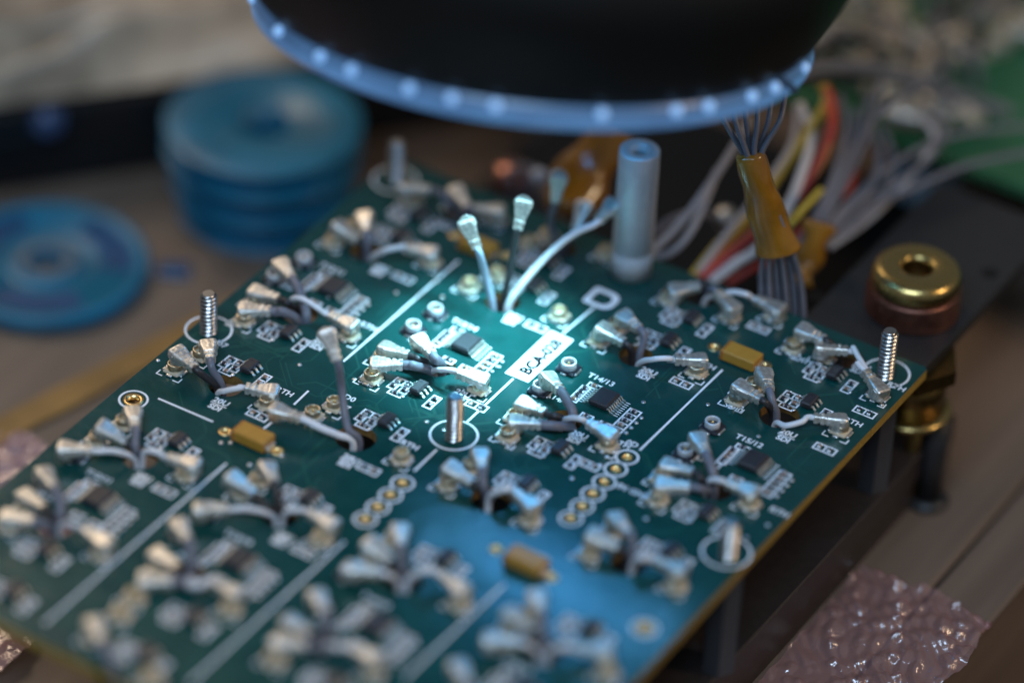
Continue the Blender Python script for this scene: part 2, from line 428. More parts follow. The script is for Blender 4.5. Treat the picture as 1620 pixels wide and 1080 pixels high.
def sot_group(sx_, sy_):
    """six-leg chip with its printed resistor frames; given the picture position of the chip"""
    c = P(sx_, sy_, .6); c.z = 0
    chip(c, 'sot'); x, y = c.x, c.y
    g = Vector((x - .27, y - .06, 0))
    cell((g.x, g.y + .085), .30, .13, 2, 'x'); cell((g.x - .095, g.y - .055), .12, .13, 1); cell((g.x + .095, g.y - .055), .12, .13, 1)
    cell((g.x + .03, g.y - .18), .21, .10, 1)
    cell((x + .295, y - .11), .125, .30, 2)
    s_line((x - .09, y + .17, 0), (x + .05, y + .17, 0), .016)
    pad_ = link('test_pad', PAD, board, loc=bl((x - .12, y - .24, 0)))
def chip_group(px, py, T, A):
    c = P(px, py, .8); c.z = 0; chip(c); x, y = c.x, c.y
    cell((x - .385, y - .04), .13, .40, 4); cell((x - .30, y + .235), .20, .10, 1)
    cell((x + .47, y - .20), .18, .60, 5); cell((x + .27, y - .44), .16, .105, 1)
    cell((x - .03, y - .43), .18, .105, 1)
    s_line((x - .11, y + .235, 0), (x + .09, y + .235, 0), .03)
    for i in range(8): s_line((x + .26, y + (i - 3.5) * .05, 0), (x + .33, y + (i - 3.5) * .05, 0), .015)
    for i in range(8): s_line((x - .26, y + (i - 3.5) * .05, 0), (x - .31, y + (i - 3.5) * .05, 0), .015)
    for i in range(4): link('test_pad', PAD, board, loc=bl((x + .62, y - .42 + i * .14, 0)))
    s_text((x - .30, y + .42), T, .15); s_text((x - .55, y - .32), A, .15)
def note(px, py, a='20U', b='SDI'):
    c = P(px, py); s_text((c.x, c.y + .075), a, .15, .006); s_line((c.x - .13, c.y, 0), (c.x + .14, c.y, 0), .02); s_text((c.x, c.y - .08), b, .14, .006)
def hole(px, py, r=.27): holes.append((P(px, py), r))

CH = {'I00': (527, 452), 'I10': (738, 541), 'I20': (956, 629), 'I30': (1192, 727), 'I01': (155, 784), 'I11': (377, 882), 'I21': (596, 984), 'I31': (822, 1088)}
for k, (x, y) in CH.items():
    n = {'0': ('T12/11', 'A12/11'), '1': ('T13/14', 'A13/14'), '2': ('T14/13', 'A14/13'), '3': ('T15/12', 'A15/12')}[k[1]]
    chip_group(x, y, *n)
SO = [(457, 524), (663, 613), (886, 707), (1118, 808), (75, 866), (308, 972), (530, 1075), (395, 579), (612, 664), (833, 763), (1060, 869), (281, 695), (489, 785),
      (705, 880), (935, 990), (633, 371), (845, 450), (1058, 537), (1281, 634), (1094, 501), (1321, 589), (868, 410), (662, 337), (22, 932), (232, 1030)]
for q in SO: sot_group(*q)
RCD = [(900, 578), (855, 613), (689, 492), (654, 518), (481, 410), (434, 437), (1127, 671), (1084, 714), (72, 758), (120, 716), (285, 842), (331, 806), (505, 950), (552, 905)]
for q in RCD: receptacle(P(*q, .8), True, brackets=False)
RCC = [(815, 660), (803, 687), (961, 702), (604, 566), (588, 596), (758, 613), (404, 475), (386, 505), (552, 528), (1046, 755), (1040, 787), (1186, 793), (40, 800), (14, 830), (160, 872),
       (250, 900), (212, 943), (364, 960), (455, 1005), (435, 1040), (590, 1060), (1165, 630), (1193, 610), (1330, 678), (947, 537), (975, 516), (1102, 586), (528, 380), (560, 358), (682, 412),
       (743, 451), (786, 433), (885, 497), (277, 582), (317, 560), (422, 637), (495, 655), (529, 640), (635, 722), (708, 763), (745, 737), (839, 818), (932, 872), (968, 838), (1069, 923),
       (154, 694), (196, 668), (294, 748), (384, 778), (410, 757), (508, 850), (590, 880), (622, 852), (728, 950), (806, 992), (842, 965), (962, 1062), (1255, 548), (1305, 562), (1389, 622),
       (1058, 470), (1155, 498), (1225, 497), (652, 318), (725, 322), (785, 345), (838, 385), (868, 372), (960, 400), (150, 1005), (190, 970), (240, 1070)]
for q in RCC: receptacle(P(*q, .6))
HO = [(893, 666), (693, 579), (476, 497), (1132, 773), (88, 832), (300, 910), (508, 1018), (563, 693), (777, 790), (358, 610), (994, 890), (222, 724), (443, 816), (638, 919), (860, 1033),
      (579, 398), (795, 478), (1006, 563), (1233, 657), (1110, 468), (1338, 566), (727, 334), (885, 393)]
for i, q in enumerate(HO): hole(*q, .29 if q in ((1233, 657), (777, 790), (563, 693)) else .25)
for q in [(912, 692), (728, 627), (1243, 690), (1022, 592), (345, 640), (1360, 583), (550, 730), (222, 759), (445, 853), (600, 428), (810, 505), (505, 545)]: note(*q)
for q, t in [((580, 606), 'SD0'), ((372, 513), 'SD0'), ((797, 700), 'SD0'), ((1160, 645), 'SDI0'), ((1250, 557), 'SDI0'), ((1350, 668), 'RTH'), ((450, 620), 'RTH'), ((648, 704), 'RTH'), ((1118, 578), 'RTH'), ((583, 517), 'RTH'),
             ((1418, 612), 'RTH'), ((983, 702), 'RTH'), ((1233, 810), 'RTH'), ((1265, 568), 'SDI1'), ((350, 545), 'D7'), ((553, 630), 'D0'), ((549, 646), '7'), ((1000, 702), '0D'), ((1005, 697), ''), ((1003, 778), 'IN GND'), ((652, 708), '')]:
    if t: c = P(*q); s_text((c.x, c.y), t, .15)
for q in [(931, 735), (754, 642), (1305, 710), (1078, 606), (408, 657), (1368, 652), (583, 742), (260, 776), (480, 872), (1200, 519), (638, 440), (848, 517), (700, 355)]:
    c = P(*q); cell((c.x, c.y), .32, .14, 2, 'x')
for q in [(474, 577), (675, 667), (867, 552), (974, 636), (1018, 636), (1395, 640), (627, 463), (520, 470), (905, 756), (950, 735), (1022, 820), (790, 580), (702, 680), (845, 700), (250, 570), (1005, 545), (1200, 690), (1120, 640), (1240, 745), (960, 722), (365, 700), (350, 700), (395, 735), (445, 720), (1345, 620), (690, 445), (700, 470), (560, 600), (1180, 850), (1215, 830)]: pad(*q)
for q in [(400, 689), (1173, 562), (757, 388), (833, 885)]: tantalum(*q)
for q in [(356, 682), (438, 713), (1130, 549), (1210, 578), (720, 372), (800, 404), (785, 868), (872, 912)]: plated(*q, .05, .10)
for q in [(992, 723), (974, 742), (956, 762), (938, 781), (921, 801), (903, 820), (637, 764), (618, 783), (598, 802), (578, 821)]: plated(*q, .062, .076, True, .155)
plated(211, 632, .09, .15, silkr=.20); plated(1020, 993, .075, .12, silkr=.17)
# long division lines
for seg in [((725, 413), (543, 572)), ((488, 618), (465, 640)), ((447, 655), (417, 678)), ((358, 733), (70, 986)), ((968, 462), (968, 462)), ((940, 486), (890, 528)), ((812, 599), (738, 668)),
            ((691, 711), (655, 745)), ((545, 856), (300, 1080)), ((1143, 585), (1012, 712)), ((797, 925), (640, 1072))]:
    (a, b), (c, d) = seg
    if a != c: s_lpx(a, b, c, d, .034)
s_lpx(250, 630, 337, 667, .034)
for q in [(330, 522), (718, 688), (1149, 873), (625, 285), (1402, 590)]: s_ring(P(*q), .335, .034)
# the letter D
def dring(c, sx, sy, w):
    def outline(ins):
        x0, x1, y0, y1 = c.x - sx / 2 + ins, c.x + sx / 2 - ins, c.y - sy / 2 + ins, c.y + sy / 2 - ins
        pts = []
        for (cx, cy, r, a0) in ((x1, y0, .16 - ins * .5, -90), (x1, y1, .16 - ins * .5, 0), (x0, y1, .05, 90), (x0, y0, .05, 180)):
            sgx = -1 if cx == x1 else 1; sgy = 1 if cy == y0 else -1
            for i in range(7):
                a = math.radians(a0 + 15 * i); pts.append((cx + sgx * r + r * math.cos(a), cy + sgy * r + r * math.sin(a)))
        return pts
    o, i = outline(0), outline(w); n = len(o)
    silk.add([bl((*q, ZS)) for q in o + i], [(k, (k + 1) % n, n + (k + 1) % n, n + k) for k in range(n)], SILK)
dring(P(953, 473), .46, .44, .085)
# substrate with real holes
def substrate():
    c = bpy.data.curves.new('substrate', 'CURVE'); c.dimensions = '2D'; c.fill_mode = 'BOTH'; c.extrude = TH / 2; c.resolution_u = 1
    def poly(pts):
        s = c.splines.new('POLY'); s.points.add(len(pts) - 1)
        for p, q in zip(s.points, pts): p.co = (q[0], q[1], 0, 1)
        s.use_cyclic_u = True
    b = .05
    poly([bl((x, y, 0)).xy for x, y in ((XL + b, YN), (XR - b, YN), (XR, YN + b), (XR, YF - b), (XR - b, YF), (XL + b, YF), (XL, YF - b), (XL, YN + b))])
    for h, r in holes: poly([bl((h.x + r * math.cos(a * math.pi / 16), h.y + r * math.sin(a * math.pi / 16), 0)).xy for a in range(32)])
    o = bpy.data.objects.new('substrate', c); COL.objects.link(o)
    me = bpy.data.meshes.new_from_object(o.evaluated_get(bpy.context.evaluated_depsgraph_get())); bpy.data.objects.remove(o)
    me.name = 'substrate'; me.materials.clear()
    for m in (MASK, FR4, HOLEW): me.materials.append(m)
    ex = (XR - XL) / 2 - .06
    for p in me.polygons:
        if abs(p.normal.z) > .5: p.material_index = 0
        else: p.material_index = 1 if (abs(p.center.x) > ex or p.center.y > YF - .06 or p.center.y < YN + .06) else 2
        p.use_smooth = False
    return link('substrate', me, board, loc=(0, 0, -TH / 2))
substrate()
tag(silk.obj('silkscreen', board), kind='stuff')
r5 = random.Random(11); tr = MB(); zt = .0008
def t_seg(a, b, w):
    global zt
    zt += 2e-6
    d = Vector((b[0] - a[0], b[1] - a[1], 0)).normalized(); n = Vector((-d.y, d.x, 0)) * (w / 2); e = d * (w * .4)
    A, B_ = Vector((a[0], a[1], 0)) - e, Vector((b[0], b[1], 0)) + e
    tr.add([bl((*(A + n).xy, zt)), bl((*(A - n).xy, zt)), bl((*(B_ - n).xy, zt)), bl((*(B_ + n).xy, zt))], [(0, 1, 2, 3)], TRACE)
def t_clear(p):
    return XL + .12 < p[0] < XR - .12 and YN + .12 < p[1] < YF - .12 and all((p[0] - h.x) ** 2 + (p[1] - h.y) ** 2 > (q + .1) ** 2 for h, q in holes)
for i in range(420):
    k = r5.choice(SO); c = P(*k); p = (c.x + r5.uniform(-.9, .9), c.y + r5.uniform(-.8, .8)); a = r5.randrange(8); pts = [p]
    for j in range(r5.randint(2, 4)):
        L_ = r5.uniform(.12, .7); q = (pts[-1][0] + math.cos(a * math.pi / 4) * L_, pts[-1][1] + math.sin(a * math.pi / 4) * L_)
        pts.append(q); a += r5.choice((-1, 1))
    w = r5.choice((.02, .02, .03, .05))
    ok = all(t_clear((u[0] + (v[0] - u[0]) * t / 6, u[1] + (v[1] - u[1]) * t / 6)) for u, v in zip(pts[:-1], pts[1:]) for t in range(7))
    if ok:
        for u, v in zip(pts[:-1], pts[1:]): t_seg(u, v, w)
tag(tr.obj('copper_traces', board), kind='stuff')
# white paper label with printed code
la, lb_, lc, ld = P(800, 590), P(835, 607), P(908, 538), P(870, 523)
lw = ((lb_ - la).length + (lc - ld).length) / 2; ll = ((ld - la).length + (lc - lb_).length) / 2
lcn = (la + lb_ + lc + ld) / 4
lab = MB().box((0, 0, .008), (lw, ll, .010), LABELP, .0048)
sticker = lab.obj('code_label', board, loc=bl((lcn.x, lcn.y, 0)))
tm = MB(); s_text(BO, 'BCA-028', .252, .012, INK, math.pi / 2, .0141, tm)
t_ = tm.obj('lettering', sticker); t_.location = (.035, .0, 0)

# ------------------------------------------------------------------ coax cables
def plug_mesh(w=1.0):
    mb = MB()
    secs = [(-.150, .100, -.06, .050), (-.140, .124, -.074, .066), (-.11, .132, -.080, .074), (-.02, .132, -.080, .074), (.0, .128, -.076, .070), (.17, .092, -.068, .060), (.18, .078, -.060, .050),
            (.205, .076, -.060, .050), (.21, .090, -.070, .066), (.265, .088, -.070, .066), (.27, .066, -.052, .05), (.305, .066, -.052, .05), (.31, .080, -.064, .062), (.37, .078, -.064, .062), (.38, .056, -.045, .045)]
    n = 16; vs = []
    for x, hw, z0, z1 in secs:
        for i in range(n):
            a = 2 * math.pi * i / n; c, s = math.cos(a), math.sin(a); e = .42
            vs.append((x, hw * w * math.copysign(abs(c) ** e, c), (z0 + z1) / 2 + (z1 - z0) / 2 * math.copysign(abs(s) ** e, s)))
    fs = [tuple(range(n))[::-1]]
    for k in range(len(secs) - 1):
        for i in range(n): fs.append((k * n + i, k * n + (i + 1) % n, k * n + n + (i + 1) % n, k * n + n + i))
    fs.append(tuple(range((len(secs) - 1) * n, len(secs) * n)))
    mb.add(vs, fs, TIN)
    mb.lathe([(.06, .058), (.06, .066), (.045, .068), (.03, .060)], TIN, 16, (-.03, 0, 0))     # pressed dimple on the lid
    for sy in (-1, 1): mb.box((-.06, sy * .134, -.01), (.09, .012, .08), TIN, .004)      # folded side tabs
    mb.box((.237, 0, .062), (.05, .03, .02), TIN, .006)
    mb.v = [(x * .90, y * .99, z * 1.06) for x, y, z in mb.v]
    return mb.mesh('plug')
PLUG = plug_mesh()
SOCK = MB().lathe([(.125, -.05), (.125, -.135), (.118, -.142), (.098, -.142), (.098, -.08), (0, -.08)], TIN, 24, (-.03, 0, 0), caps=False).mesh('socket_ring')
def plug_frame(head, tail, upv=None):
    x = (tail - head).normalized(); up = upv or Vector((0, 0, 1))
    if abs(x.z) > .75: up = -R2
    z = up - x * up.dot(x); z.normalize(); z = Matrix.Rotation(rnd.uniform(-.22, .22), 3, x) @ z; y = z.cross(x)
    return Matrix(((x.x, y.x, z.x, head.x), (x.y, y.y, z.y, head.y), (x.z, y.z, z.z, head.z), (0, 0, 0, 1)))
JK = {'g': (GREYJ, .057, 'grey'), 'G': (GREYJ, .071, 'thick grey'), 'd': (DARKJ, .055, 'black'), 'w': (PALEJ, .042, 'white'), 'b': (BLUEJ, .056, 'blue-grey'), 'p': (PALEJ, .054, 'pale')}
ROT0 = Matrix.Identity(4)
def cable(where, role, jk, head, tail, wps, hl, head2=None, z0=1.9):
    m, r, cn = JK[jk]
    h = P(*head) if len(head) == 3 else P(*head, z0); t = P(*tail) if len(tail) == 3 else P(*tail, z0 + .1)
    F = plug_frame(h, t); x = F.to_3x3().col[0]
    lab = f'{cn} coax cable {role} {where}'
    root = thing('coax_cable', lab, 'cable', h, 'coax cables plugged into the circuit board')
    F2 = Matrix.Translation(-h) @ F
    p = link('plug', PLUG, root, mw=F2); link('socket_ring', SOCK, p)
    end = h + x * .325
    pts = [end - x * .03, end + x * .10] + [P(*(w if len(w) == 3 else (*w, 2.2))) for w in wps]
    if head2:
        h2, t2 = P(*head2[0]), P(*head2[1]); G = plug_frame(h2, t2); x2 = G.to_3x3().col[0]
        p2 = link('plug', PLUG, root, mw=Matrix.Translation(-h) @ G); link('socket_ring', SOCK, p2)
        pts += [h2 + x2 * .52, h2 + x2 * .42]
    else:
        q = P(*hl); pts += [q + Vector((0, 0, -.03)), q + Vector((0, 0, -.5)), q + Vector((.05, 0, -1.1))]
    MB().tube([v - h for v in spline(pts, 7)], r, m, 10).obj('jacket', root)
    return root
def four(where, hl, A=None, U=None, L=None, R=None):
    if A: cable(where, 'of the topmost plug', A[0], A[1], A[2], A[3], A[4] if len(A) > 4 else hl)
    if U: cable(where, 'of the upper left plug', U[0], U[1], U[2], U[3], U[4] if len(U) > 4 else hl)
    if L: cable(where, 'of the lower left plug', L[0], L[1], L[2], L[3], L[4] if len(L) > 4 else hl)
    if R: cable(where, 'arching to the right-hand plug', R[0], R[1], R[2], R[3], R[4] if len(R) > 4 else hl)
four('below the white name label', (897, 668), ('G', (870, 600, 2.6), (892, 625, 2.8), [(906, 652, 1.6)], (903, 668)), ('d', (831, 640), (866, 655), [(882, 659, 2)], (890, 664)),
     ('G', (819, 667), (856, 671), [(880, 674, 1.8)], (905, 676)), ('w', (961, 686), (943, 676), [(922, 663, 3.2), (903, 661, 2.5)], (888, 668)))
four('in the brightly lit chip cluster', (693, 579), ('G', (666, 541, 3.4), (688, 566, 3.2), [(697, 574, 1.8)], (699, 580)), ('d', (614, 552), (643, 561), [(664, 569, 2)], (688, 577)),
     ('G', (600, 576), (635, 577), [(656, 579, 2)], (684, 588)), ('w', (758, 600), (738, 594), [(719, 586, 3), (700, 585, 2.6)], (682, 588)))
four('beside the upper left edge chip', (476, 497), ('G', (447, 421, 2.8), (462, 441, 2.8), [(474, 462, 2.4), (483, 490, .8)], (484, 503)), ('d', (408, 463), (443, 474), [(456, 480, 2)], (470, 490)),
     ('G', (392, 489), (427, 492), [(450, 494, 2.2)], (472, 507)), ('w', (552, 513), (530, 503), [(502, 487, 3), (478, 473, 3.4), (462, 474, 2)], (466, 490)))
four('beside the chip near the right edge', (1132, 773), ('G', (1106, 696, 2.8), (1121, 727, 2.8), [(1128, 748, 1.8)], (1130, 768)), ('d', (1060, 737), (1098, 748), [(1108, 757, 2)], (1124, 768)),
     ('g', (1052, 767), (1090, 770), [(1108, 773, 2)], (1126, 778)), ('w', (1185, 777), (1163, 769), [(1143, 760, 3), (1125, 759, 2)], (1118, 768)))
four('in the front left corner cluster', (88, 832), ('G', (72, 751, 2.8), (93, 785, 2.8), [(96, 800, 2)], (92, 828)), ('d', (43, 786), (76, 808), [(80, 815, 2)], (86, 828)),
     ('G', (16, 819), (52, 825), [(65, 828, 2)], (84, 836)), ('w', (163, 858), (138, 842), [(118, 830, 3.2), (104, 828, 2)], (94, 836)))
four('at the blurred chip second from left', (300, 910), ('G', (285, 833, 2.8), (300, 862, 2.8), [(303, 880, 2)], (303, 905)), ('d', (253, 880), (286, 901), [], (297, 906)),
     ('G', (234, 917), (271, 919), [], (294, 914)), ('p', (370, 937), (345, 926), [(318, 924, 3), (300, 925, 2)], (304, 916)))
four('at the chip third along the front', (508, 1018), ('G', (503, 946, 2.8), (518, 977, 2.8), [], (512, 1010)), ('d', (462, 985), (495, 1004), [], (505, 1014)),
     ('G', (446, 1018), (484, 1021), [], (500, 1022)), ('p', (588, 1040), (560, 1028), [(535, 1022, 3)], (514, 1022)))
four('behind the right front tantalum', (1233, 657), ('g', (1210, 594, 3), (1218, 620, 3), [(1223, 638, 2)], (1229, 655)), ('d', (1174, 614, 3.4), (1203, 632, 3), [], (1222, 652)), None,
     ('w', (1325, 664), (1303, 662), [(1268, 667, 2), (1243, 673, 1.3)], (1226, 668)))
four('right of the printed letter D', (1006, 563), ('g', (990, 503, 2.8), (1012, 521, 3), [(1019, 538, 2)], (1012, 560)), ('d', (957, 523, 2.6), (982, 539), [], (1000, 560)), None,
     ('w', (1104, 569), (1083, 569), [(1060, 567, 3), (1035, 568, 3)], (1010, 574)))
four('near the far left screw', (579, 398), ('g', (577, 346, 3), (580, 366, 3), [(581, 385, 2)], (581, 402)), ('d', (540, 361, 2.6), (560, 377), [], (573, 396)), None,
     ('w', (679, 400), (660, 396), [(638, 390, 3.4), (610, 396, 3)], (588, 408)))
cable('left of the white name label, standing', 'and bright plug', 'b', (741, 360, 14), (757, 398, 10.5), [(768, 435, 5)], (779, 480))
cable('standing between two pale ones', 'with tall silver plug', 'd', (827, 328, 16), (817, 372, 12), [(808, 422, 6)], (797, 474))
cable('leaning toward the aluminium spacer', 'long and bowed,', 'p', (966, 327, 12), (946, 349, 11.4), [(904, 372, 9.6), (863, 407, 6.6), (822, 454, 3)], (804, 484))
four('just before the left edge screw', (358, 610), ('g', (330, 549, 2.8), (333, 569, 3), [(337, 587, 2.2)], (351, 608)), ('d', (285, 561, 4), (311, 585, 3.4), [], (344, 612)), None,
     ('w', (426, 619), (405, 616), [(382, 613, 2.6), (357, 618, 1.8)], (344, 622)))
cable('left of the middle screw, standing', 'with shiny upright plug', 'g', (520, 534, 13), (532, 568, 10.4), [(540, 610, 6), (545, 652, 3), (552, 680, 1.5)], (568, 694))
cable('left of the middle screw', 'whose loose plug points away left', 'p', (442, 650, 3.6), (482, 664, 3.4), [(508, 677, 2.6), (535, 688, 1.2)], (558, 696))
four('in front of the middle screw', (777, 790), ('g', (760, 721, 2.8), (763, 748, 3), [(765, 768, 2)], (768, 784)), ('d', (717, 743, 2.6), (746, 763), [], (766, 784)), None,
     ('p', (838, 798), (820, 784), [(804, 771, 3.4), (785, 778, 2.2)], (774, 788)))
four('left of the near right screw', (994, 890), ('g', (977, 823, 2.8), (1000, 852, 2.8), [], (1000, 886)), ('d', (943, 849, 2.6), (982, 869), [], (990, 886)), None,
     ('p', (1072, 901), (1040, 888), [(1018, 882, 3)], (1002, 890)))
four('just before the plated hole at left edge', (222, 724), ('g', (211, 655, 2.8), (215, 682, 3), [(214, 706, 2)], (220, 722)), ('d', (167, 679, 3), (191, 695), [], (214, 718)),
     ('w', (106, 709, 2.6), (140, 712, 2.6), [(184, 714, 2.4)], (214, 726)), ('w', (302, 734), (280, 728), [(256, 718, 2.8), (232, 713, 2)], (226, 726)))
four('left of the four gold front holes', (443, 816), ('d', (424, 742, 2.8), (434, 764, 3), [(438, 787, 2)], (443, 812)), ('d', (372, 759, 2.8), (395, 778), [(420, 798, 2)], (436, 812)),
     ('w', (321, 805, 2.6), (356, 805, 2.6), [(395, 805, 2.4)], (434, 816)), ('w', (520, 828), (496, 815), [(474, 806, 2.8), (457, 808, 2)], (448, 818)))
four('just left of the blue glare', (638, 919), ('g', (633, 841, 2.8), (634, 874, 3), [], (638, 912)), ('d', (590, 864, 2.8), (618, 890), [], (632, 912)),
     ('w', (561, 900, 2.6), (600, 906, 2.6), [], (630, 920)), ('p', (727, 931), (696, 908), [(672, 901, 3)], (646, 918)))
four('at the front below the blue glare', (860, 1033), ('g', (850, 945, 2.8), (857, 978, 3), [], (862, 1026)), ('d', (812, 974, 2.8), (838, 1000), [], (854, 1026)),
     ('w', (780, 1013, 2.6), (823, 1017, 2.6), [], (852, 1034)), ('p', (953, 1029), (912, 1025), [(890, 1022, 3)], (868, 1032)))
cable('before the far right corner', 'of the raised left plug', 'd', (1274, 524, 3), (1306, 539, 3), [], (1330, 564))
cable('before the far right corner screw', 'jumper with two plugs', 'w', (1304, 551, 2.6), (1332, 554, 2.6), [(1350, 550, 3.4), (1359, 566, 3), (1373, 590, 2.8)], None, ((1390, 614, 2), (1380, 602, 2.4)))
cable('at the board edge by the grey ribbon', 'of the left-pointing plug', 'd', (1072, 459, 2.4), (1100, 454, 2.6), [], (1108, 468))
cable('at the board edge by the grey ribbon', 'of the near-facing plug', 'g', (1156, 484, 2.6), (1135, 464, 3), [], (1113, 466))
cable('at the board edge by the grey ribbon', 'arching to the right plug', 'w', (1227, 488), (1207, 479), [(1182, 466, 3.4), (1160, 462, 3), (1140, 467, 2)], (1116, 472))
cable('on the far edge by the far left screw', 'of the left-pointing plug', 'g', (645, 298, 3), (680, 301, 3.2), [(697, 306, 3.6), (710, 322, 2.6)], (722, 336))
cable('on the far edge by the far left screw', 'of the middle plug', 'g', (724, 306, 3), (738, 326, 2.6), [], (730, 338))
cable('on the far edge by the far left screw', 'of the right plug', 'g', (784, 334), (764, 332), [(742, 331, 2.6)], (730, 336))
cable('behind the three tall plugs', 'with round white tip', 'g', (883, 288, 13), (878, 318, 9.6), [(871, 352, 5)], (882, 392))
cable('left of the aluminium spacer', 'with short pale plug', 'g', (922, 332, 7), (914, 356, 5.6), [(902, 378, 3)], (890, 393))
cable('at the very front left, largest blur', 'with big grey plug', 'g', (150, 990, 2.8), (166, 1026, 2.8), [(176, 1050, 2)], (184, 1068))
cable('at the picture bottom', 'of the frontmost plug', 'g', (727, 1058, 2.8), (742, 1088, 2.8), [], (752, 1112))

# ------------------------------------------------------------------ threaded rods, standoffs below, spacer
def rod(px, py, h, label):
    c = P(px, py); root = thing('threaded_rod', label, 'threaded rod', c, 'threaded rods standing on the circuit board')
    n, rows = 32, int((h + .2) / .0116); r0, dp, pitch = .128, .032, .068; vs = []; fs = []
    for k in range(rows + 1):
        z = -.2 + (h + .2) * k / rows
        for i in range(n):
            u = (z / pitch - i / n) % 1.0; tri = abs(2 * u - 1)
            r = r0 - dp * tri
            if z > h - .04: r = min(r, r0 - .01 - (z - h + .04) * .8)
            a = 2 * math.pi * i / n; vs.append((r * math.cos(a), r * math.sin(a), z))
    for k in range(rows):
        for i in range(n): fs.append((k * n + i, k * n + (i + 1) % n, k * n + n + (i + 1) % n, k * n + n + i))
    fs.append(tuple(range(rows * n, rows * n + n)))
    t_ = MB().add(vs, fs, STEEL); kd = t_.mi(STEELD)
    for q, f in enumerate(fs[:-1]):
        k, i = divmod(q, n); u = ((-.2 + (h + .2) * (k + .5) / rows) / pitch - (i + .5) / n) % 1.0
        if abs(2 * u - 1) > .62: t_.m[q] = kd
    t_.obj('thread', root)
    s = MB().lathe([(.25, -1.97), (.25, -TH - .005)], STAND, 6, smooth=False).obj('standoff', root)
for a in [(330, 526, .70, 'steel threaded rod on the left board edge, threads sharp'), (718, 693, .75, 'steel threaded rod in the middle of the board inside a printed ring'),
          (1152, 880, .62, 'warm-lit threaded rod on the near right edge, blurred'), (626, 287, .72, 'grey blurred threaded rod at the far left corner'), (1400, 596, .83, 'steel threaded rod at the far right corner before the brass bushing')]: rod(*a)
sp = thing('spacer_post', 'tall round aluminium spacer on a white nylon foot at the far edge', 'spacer', P(998, 430))
MB().lathe([(.30, .004), (.30, .44)], NYLON, 32).obj('nylon_foot', sp)
MB().lathe([(.285, .445), (.30, .46), (.30, 2.17), (.285, 2.19), (.145, 2.19), (.12, 2.165), (.12, 1.6), (0, 1.6)], ALU, 40, caps=False).obj('tube', sp)
MB().lathe([(.118, 2.0), (.118, 2.10), (.06, 2.12), (0, 2.12)], STEEL, 24, caps=False).obj('screw_end', sp)

# ------------------------------------------------------------------ plate and brass bushing at the right
tray = P(1080, 400, -24)
tag(MB().box((0, 0, .15), (7.2, 5.0, .3), CASEM, .03).obj('black_tray', loc=(tray.x - .3, tray.y + 1.6, ZB + .002)), 'low black tray on the bench behind the wires', 'tray')
plate = thing('black_metal_plate', 'flat black metal plate behind the far right corner of the board', 'metal plate', (7, 6, 0))
x0, x1 = P(1262, 512, -1).x, P(1478, 566, -1).x
y0 = YF + .03
MB().box(((x0 + x1) / 2 - 7, y0 + 2.2 - 6, -.2), (x1 - x0, 4.4, .2), BLACKM, .012).obj('sheet', plate)
for q in [(1566, 432), (1290, 468)]:
    c = P(*q, -1) ; MB().lathe([(.13, -.0985), (.13, -.094)], BLACKP, 20).obj('countersunk_hole', plate, loc=(c.x - 7, c.y - 6, 0))
bc = P(1443, 488, -1)
bush = thing('brass_bushing', 'polished brass bushing with copper threaded collar standing on the black plate', 'bushing', bc)
prof = [(.66, .01)]
for i in range(9): prof += [(.70, .03 + i * .045), (.640, .052 + i * .045)]
MB().lathe(prof + [(.64, .46)], COPPER, 56, caps=False).obj('threaded_collar', bush)
MB().lathe([(.60, .44), (.64, .47), (.665, .53), (.665, .62), (.64, .70), (.59, .755), (.52, .775), (.27, .775), (.235, .755), (.225, .70)], BRASS, 64, caps=False).obj('cap', bush)
MB().lathe([(.224, .71), (.224, .2), (0, .2)], OLDBRASS, 40, caps=False).obj('bore', bush)
fc = P(1440, 640, -12)
post = thing('brass_post', 'dull brass post with bright ring below the plate at the right corner', 'post', (fc.x, fc.y, ZB))
MB().lathe([(.50, 1.82), (.50, 2.55)], OLDBRASS, 40).obj('column', post)
MB().lathe([(.66, 2.46), (.66, 2.695)], OLDBRASS, 6, smooth=False).obj('nut', post)
MB().lathe([(.50, 1.70), (.60, 1.71), (.63, 1.76), (.60, 1.81), (.50, 1.82)], BRASS, 48, caps=False).obj('ring', post)
lq = P(1466, 792, -30) - Vector((fc.x, fc.y, ZB)); lq.z = 0
MB().lathe([(.21, .10), (.21, 1.74)], BLACKM, 24).obj('leg', post, loc=lq)
MB().lathe([(.33, .003), (.33, .08), (.22, .14)], BLACKM, 24).obj('foot', post, loc=lq)
fx = fc + Vector((-.62, .12, 0))
lg = MB().lathe([(.13, .004), (.13, 1.74)], OLDBRASS, 16).obj('rod', post, loc=lq + Vector((-.24, -.22, 0)))

# ------------------------------------------------------------------ wires at the far right
def wire(label, m, r, pts, name='wire', group='wires rising behind the board', cat='wire', n=9):
    q = [P(*p) for p in pts]; o = thing(name, label, cat, q[0], group)
    MB().tube([v - q[0] for v in spline(q, n)], r * .66, m, 10).obj('jacket', o); return o
place6 = ['outermost left', 'second from left', 'third from left', 'third from right', 'second from right', 'outermost right']
for i in range(6):
    b = i * 12.4; dz = (i % 2) * .5
    wire(f'grey ribbon conductor, {place6[i]} of six at the board edge', GREYJ, .064, [(1206 + b, 540, -6), (1207 + b * 1.04, 500, -1.5 + dz), (1204 + b, 440, 5 + dz), (1207 + b * .70, 388, 12 + dz), (1195 + b * .42, 310, 20 + (i % 2) * .8), (1178 + b * .42, 248, 26 + (i % 2) * .8), (1143 + b * 1.5, 185, 32), (1120 + b * 2, 110, 36)], 'ribbon_wire', 'grey ribbon wires')
